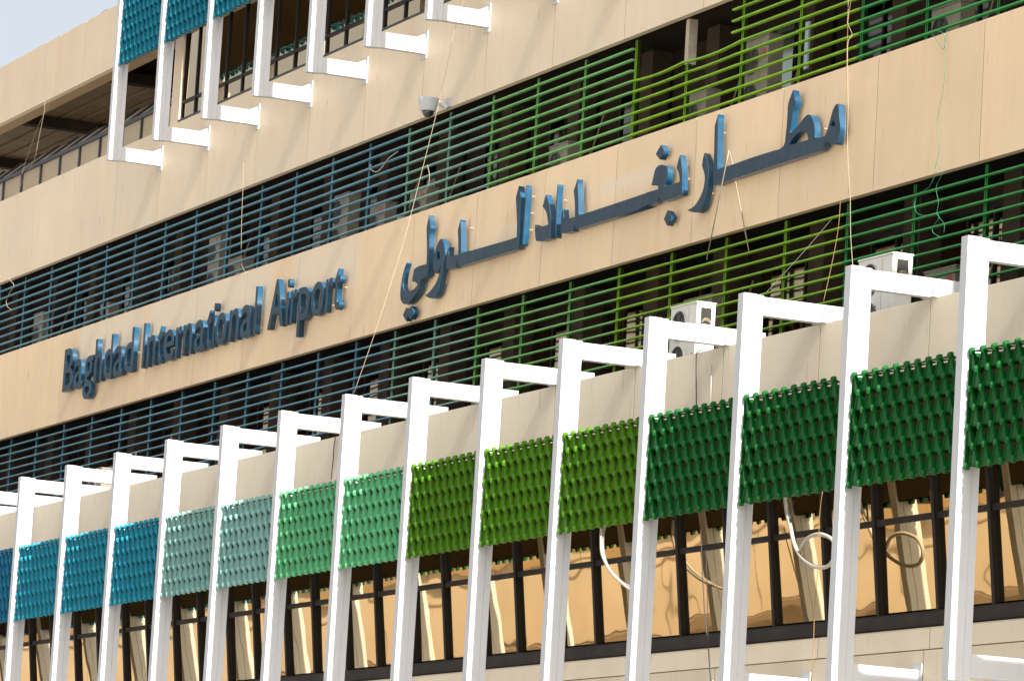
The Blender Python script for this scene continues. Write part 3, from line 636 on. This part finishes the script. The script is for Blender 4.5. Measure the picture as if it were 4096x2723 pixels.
# ---------------------------------------------------------------- cables, cords, hoses and battens
WR = {"long":[[-2.669,-0.35,22.77],[-2.364,-0.744,21.659],[-1.661,-1.139,20.822],[-1.159,-1.533,19.599],[-0.604,-1.928,18.615],[0.015,-2.322,17.79],[0.458,-2.717,16.631],[0.872,-3.111,15.632],[1.057,-3.506,14.394],[1.103,-3.9,13.101]],"long2":[[-4.25,-0.4,19.032],[-4.079,-0.4,18.774],[-4.137,-0.4,18.524],[-4.348,-0.4,18.424]],"rope":[[14.395,-0.15,19.65],[15.087,-0.491,18.943],[15.724,-0.832,18.611],[16.561,-1.173,18.207],[17.065,-1.514,17.947],[17.727,-1.855,17.377],[18.46,-2.195,16.524],[19.151,-2.536,15.674],[19.916,-2.877,14.897],[20.617,-3.218,14.465],[21.329,-3.559,13.752],[22.089,-3.9,13.104]],"rope2":[[14.378,-0.1,19.568],[15.026,-0.422,19.155],[15.577,-0.744,18.692],[16.214,-1.067,17.741],[16.88,-1.389,16.885],[17.478,-1.711,15.393],[18.05,-2.033,14.991],[18.627,-2.356,14.353],[19.069,-2.678,13.665],[19.455,-3.0,12.964]],"thin":[[14.312,-0.2,15.385],[15.334,-1.2,14.599],[16.434,-2.2,13.888],[17.768,-3.2,13.286]],"green":[[17.932,-0.06,18.207],[17.904,-0.06,18.072],[17.82,-0.06,17.891],[17.535,-0.06,18.136],[17.38,-0.06,18.276],[17.563,-0.06,18.271],[17.817,-0.06,18.149],[17.906,-0.06,17.825],[17.913,-0.06,17.312],[17.808,-0.06,16.919],[17.722,-0.06,16.626],[17.853,-0.06,16.197],[17.784,-0.06,15.942],[17.746,-0.06,15.834],[17.718,-0.06,15.696],[17.553,-0.06,15.515],[17.173,-0.06,15.445],[17.067,-0.06,15.276],[17.163,-0.06,15.119],[17.415,-0.06,15.034],[17.82,-0.06,15.02],[17.943,-0.06,14.912],[17.74,-0.06,14.797],[17.77,-0.06,14.691],[18.0,-0.06,14.59]],"green2":[[17.729,-0.09,15.936],[17.965,-0.09,15.769],[18.034,-0.09,15.667],[17.852,-0.09,15.469],[17.958,-0.09,15.19],[17.922,-0.09,15.012],[18.045,-0.09,14.895],[18.195,-0.09,14.773],[18.189,-0.09,14.623]],"left":[[-16.775,-0.08,20.954],[-16.707,-0.08,20.392],[-16.625,-0.08,19.425],[-16.47,-0.08,18.539],[-16.325,-0.08,18.29],[-16.024,-0.08,18.095]],"roofwire":[[-32.173,-0.1,26.825],[-32.606,-0.1,26.034],[-32.791,-0.1,25.067],[-33.694,-0.1,24.475],[-34.69,-0.1,23.552],[-34.882,-0.1,23.244]],"roofwire2":[[-33.15,-0.14,25.118],[-33.13,-0.14,24.815],[-33.466,-0.14,24.034],[-33.752,-0.14,23.477],[-34.884,-0.14,22.885],[-35.304,-0.14,21.968]],"loop":[[-35.533,-0.08,20.393],[-35.345,-0.08,20.287],[-34.913,-0.08,20.068],[-35.255,-0.08,19.924],[-35.529,-0.08,19.722],[-35.37,-0.08,19.52],[-34.983,-0.08,19.392]],"black1":[[16.158,-3.4,9.376],[16.306,-3.4,8.69],[16.497,-3.4,7.888],[16.712,-3.4,7.287],[16.877,-3.4,6.693]],"black2":[[16.32,-3.36,9.011],[16.426,-3.36,8.489],[16.518,-3.36,7.89],[16.623,-3.36,7.294],[16.771,-3.36,6.7]],"tanw":[[20.877,-3.6,9.637],[20.82,-3.6,9.246],[20.849,-3.6,8.401],[20.809,-3.6,7.842],[20.828,-3.6,7.095],[20.8,-3.6,6.538]],"par1":[[-2.427,-2.84,12.645],[-2.483,-2.84,12.477],[-2.488,-2.84,12.132],[-2.53,-2.84,11.735]],"par2":[[14.744,-2.84,12.661],[14.519,-2.84,12.64],[14.502,-2.84,12.48],[14.608,-2.84,11.667]],"par3":[[15.118,-2.84,12.355],[15.137,-2.84,12.006],[15.16,-2.84,11.615]],"stick1":[[10.211,-0.28,17.222],[10.111,-0.28,16.957],[9.512,-0.28,15.228]],"stick2":[[9.709,-0.03,17.33],[9.903,-0.03,17.033],[10.036,-0.03,16.711],[10.388,-0.03,16.017],[10.759,-0.03,15.256]],"hoseA":[[12.054,-3.35,9.786],[12.106,-3.35,9.322],[12.251,-3.35,9.104],[12.624,-3.35,8.832],[13.231,-3.35,8.559],[13.717,-3.35,8.44],[14.23,-3.35,8.432]],"hoseA2":[[12.178,-3.3,9.782],[12.059,-3.3,9.581],[12.1,-3.3,9.264],[12.359,-3.3,8.956],[12.973,-3.3,8.65],[13.463,-3.3,8.52]],"hoseB":[[18.991,-3.3,9.771],[19.107,-3.3,9.454],[19.256,-3.3,9.213],[19.408,-3.3,8.935],[19.655,-3.3,8.709],[19.994,-3.3,8.555],[20.321,-3.3,8.479],[20.675,-3.3,8.495],[20.853,-3.3,8.672],[20.752,-3.3,8.885],[20.425,-3.3,8.997],[20.105,-3.3,9.018],[19.83,-3.3,8.964],[19.643,-3.3,8.824]],"hoseB2":[[19.313,-3.3,9.632],[19.274,-3.3,9.423],[19.24,-3.3,9.253]],"spill":[[-8.865,0.1,19.769],[-8.791,0.1,19.745],[-8.813,0.1,19.667],[-8.48,0.1,19.551],[-8.141,0.1,19.597],[-7.754,0.1,19.756],[-7.221,0.1,19.838]]}
def smooth_pts(p, n=4):
    q = [Vector(x) for x in p]; out = []
    for i in range(len(q)-1):
        a, b, c, d = q[max(i-1, 0)], q[i], q[i+1], q[min(i+2, len(q)-1)]
        for k in range(n):
            t = k/n; out.append(.5*((2*b)+(c-a)*t+(2*a-5*b+4*c-d)*t*t+(3*b-a-3*c+d)*t**3))
    out.append(q[-1]); return out
def wire(key, name, m, r, label, cat='cable', sm=True):
    p = WR[key]; p = smooth_pts(p) if sm and len(p) > 2 else p
    tag(MB().tube(p, r, 6).build(name, m, smooth=True), label, cat)
wire('long', 'cable', cream_wire_m, .0045, 'long cream cable slanting down past the dome camera to a lower white post')
wire('long2', 'cable', cream_wire_m, .007, 'thin loose cable end curling beside the long slanting cream cable')
wire('rope', 'cable', cream_wire_m, .0048, 'cream cord hanging down past the right end of the Arabic sign to a white frame')
wire('rope2', 'cable', M('tan_cord', (.18, .11, .045), .6), .005, 'tan brown cord left of the cream cord, right end of the sign')
wire('thin', 'cable', M('grey_wire', (.20, .19, .17), .5), .003, 'thin grey wire slanting across the lime green lower louvres')
wire('green', 'cord', green_cord_m, .0045, 'bright green cord looping down the right hand wall panels over the dark green louvres', 'cord')
wire('green2', 'cord', green_cord_m, .0032, 'thinner green cord ending in a small loop beside the main green cord', 'cord')
wire('left', 'cable', cream_wire_m, .005, 'cream cable hanging over the upper louvres above the word International')
wire('roofwire', 'cable', cream_wire_m, .006, 'thin wire hanging from the roof edge across the open terrace, left one of two')
wire('roofwire2', 'cable', cream_wire_m, .006, 'thin wire dropping from the roof soffit to the wall below, right one of two')
wire('loop', 'cable', cream_wire_m, .008, 'short curled cream cable on the louvres at the far left')
wire('black1', 'cable', black_wire_m, .009, 'black cable hanging in front of the bronze glass, left one of a close pair')
wire('black2', 'cable', black_wire_m, .007, 'black cable hanging in front of the bronze glass, right one of a close pair')
wire('tanw', 'cable', M('orange_cord', (.28, .15, .04), .5), .006, 'orange tan cord hanging in front of the bronze glass beside the white hose loop')
wire('par1', 'cable', black_wire_m, .011, 'dark cable on the parapet above the mint green screens')
wire('par2', 'cable', black_wire_m, .010, 'thin black cable down the parapet below the large white condenser')
wire('par3', 'conduit', white_wire_m, .010, 'short straight cream conduit on the parapet right of the thin black cable', 'conduit', sm=False)
wire('stick1', 'batten', wood_m, .011, 'thin batten in front of the long dark Arabic bar, left of a pair', 'batten', sm=False)
wire('stick2', 'batten', wood_m, .010, 'thin batten behind the long dark Arabic bar, right of a pair', 'batten', sm=False)
wire('hoseA', 'hose', white_wire_m, .026, 'white insulated hose curving in front of the bronze glass between two white posts', 'hose')
wire('hoseA2', 'hose', M('grey_hose', (.25, .24, .22), .5), .028, 'grey hose curving alongside the white insulated hose below the bright green screen', 'hose')
wire('hoseB', 'hose', white_wire_m, .034, 'thick white hose ending in a large round loop beside a white post', 'hose')
wire('hoseB2', 'hose', black_wire_m, .016, 'short dark hose joining the thick white looped hose under the dark green screen', 'hose')
wire('spill', 'cable', M('grey_flex', (.30, .29, .26), .5), .016, 'grey flexible cable caught in the sage teal louvre blades, above the word Airport')
WR['rods'] = [[-29.55, .1, 26.95], [-29.1, .1, 26.99], [-28.75, .1, 26.97]]
wire('rods', 'rod', M('thin_steel_rod', (.20, .17, .14), .6), .012, 'thin loose steel rod lying on the roof edge at the top left', 'rod')
# things lying in the upper gallery
e = empty('traffic_bollard', (-7.25, .30, 18.0), 'small object with a pale cap lying on the wall top at the sage teal louvres', 'clutter')
b = MB(); b.tube([(0, 0, 0), (.0, 0, .22)], [.16, .13], 10); b.build('body', M('grey_bin', (.10, .11, .13), .6), e)
b = MB(); b.tube([(0, 0, .222), (.0, 0, .40)], [.13, .08], 10); b.build('cap', white_wire_m, e)
tag(MB().box(-4.9, -4.0, .45, .50, 18.02, 18.42).build('board', M('pale_board', (.42, .40, .36), .6)), 'pale flat board leaning inside the upper gallery beside the soft green louvres', 'board')
tag(MB().box(11.15, 11.5, .60, .64, 18.7, 19.6).build('glass_pane', M('painted_pane_reflection', (.45, .55, .66), .4)), 'pale blue upright glass pane, reflection painted in, inside upper gallery behind the lime green louvres', 'panel')  # pale blue paints in the reflection of a glass pane

# ---------------------------------------------------------------- the wing across the forecourt, seen mirrored in the bronze glass
Wg = empty('opposite_wing', (-100, -56, 0), 'long beige terminal wing across the forecourt, seen mirrored in the bronze glass', 'building')
Wg.rotation_euler = (0, 0, math.radians(-30))
wy = MB(); wy.box(-115, 115, -14, 0, 5.5, 9.6); wy.build('upper_wall', M('wing_cladding', (.47, .385, .285), .6, var=.08, vscale=.3, streak=.3), Wg)
b = MB(); b.box(-115, 115, -14.5, .25, 9.602, 10.4); b.build('roof_edge', soffit_m, Wg)
b = MB(); b.box(-115, 115, -14, -.6, 0, 5.498); b.build('ground_floor', M('wing_base', (.30, .22, .13), .6, var=.2), Wg)
b = MB(); b.box(-115, 115, -.6, 3.2, 5.1, 5.45); b.build('canopy', M('wing_canopy', (.16, .11, .07), .6), Wg)
b = MB()
for k in range(46): b.box(-113+k*4.9, -112.95+k*4.9, .001, .015, 5.6, 9.5)
b.build('wall_joints', dark_m, Wg)
b = MB(); b.box(-115, 115, .002, .06, 8.75, 8.83); b.build('string_course', M('wing_course', (.30, .22, .14), .7), Wg)
b = MB()
for k in range(22): b.box(-110+k*10., -109.6+k*10., 2.6, 3.0, 0, 5.09)
b.build('canopy_posts', white_m, Wg)
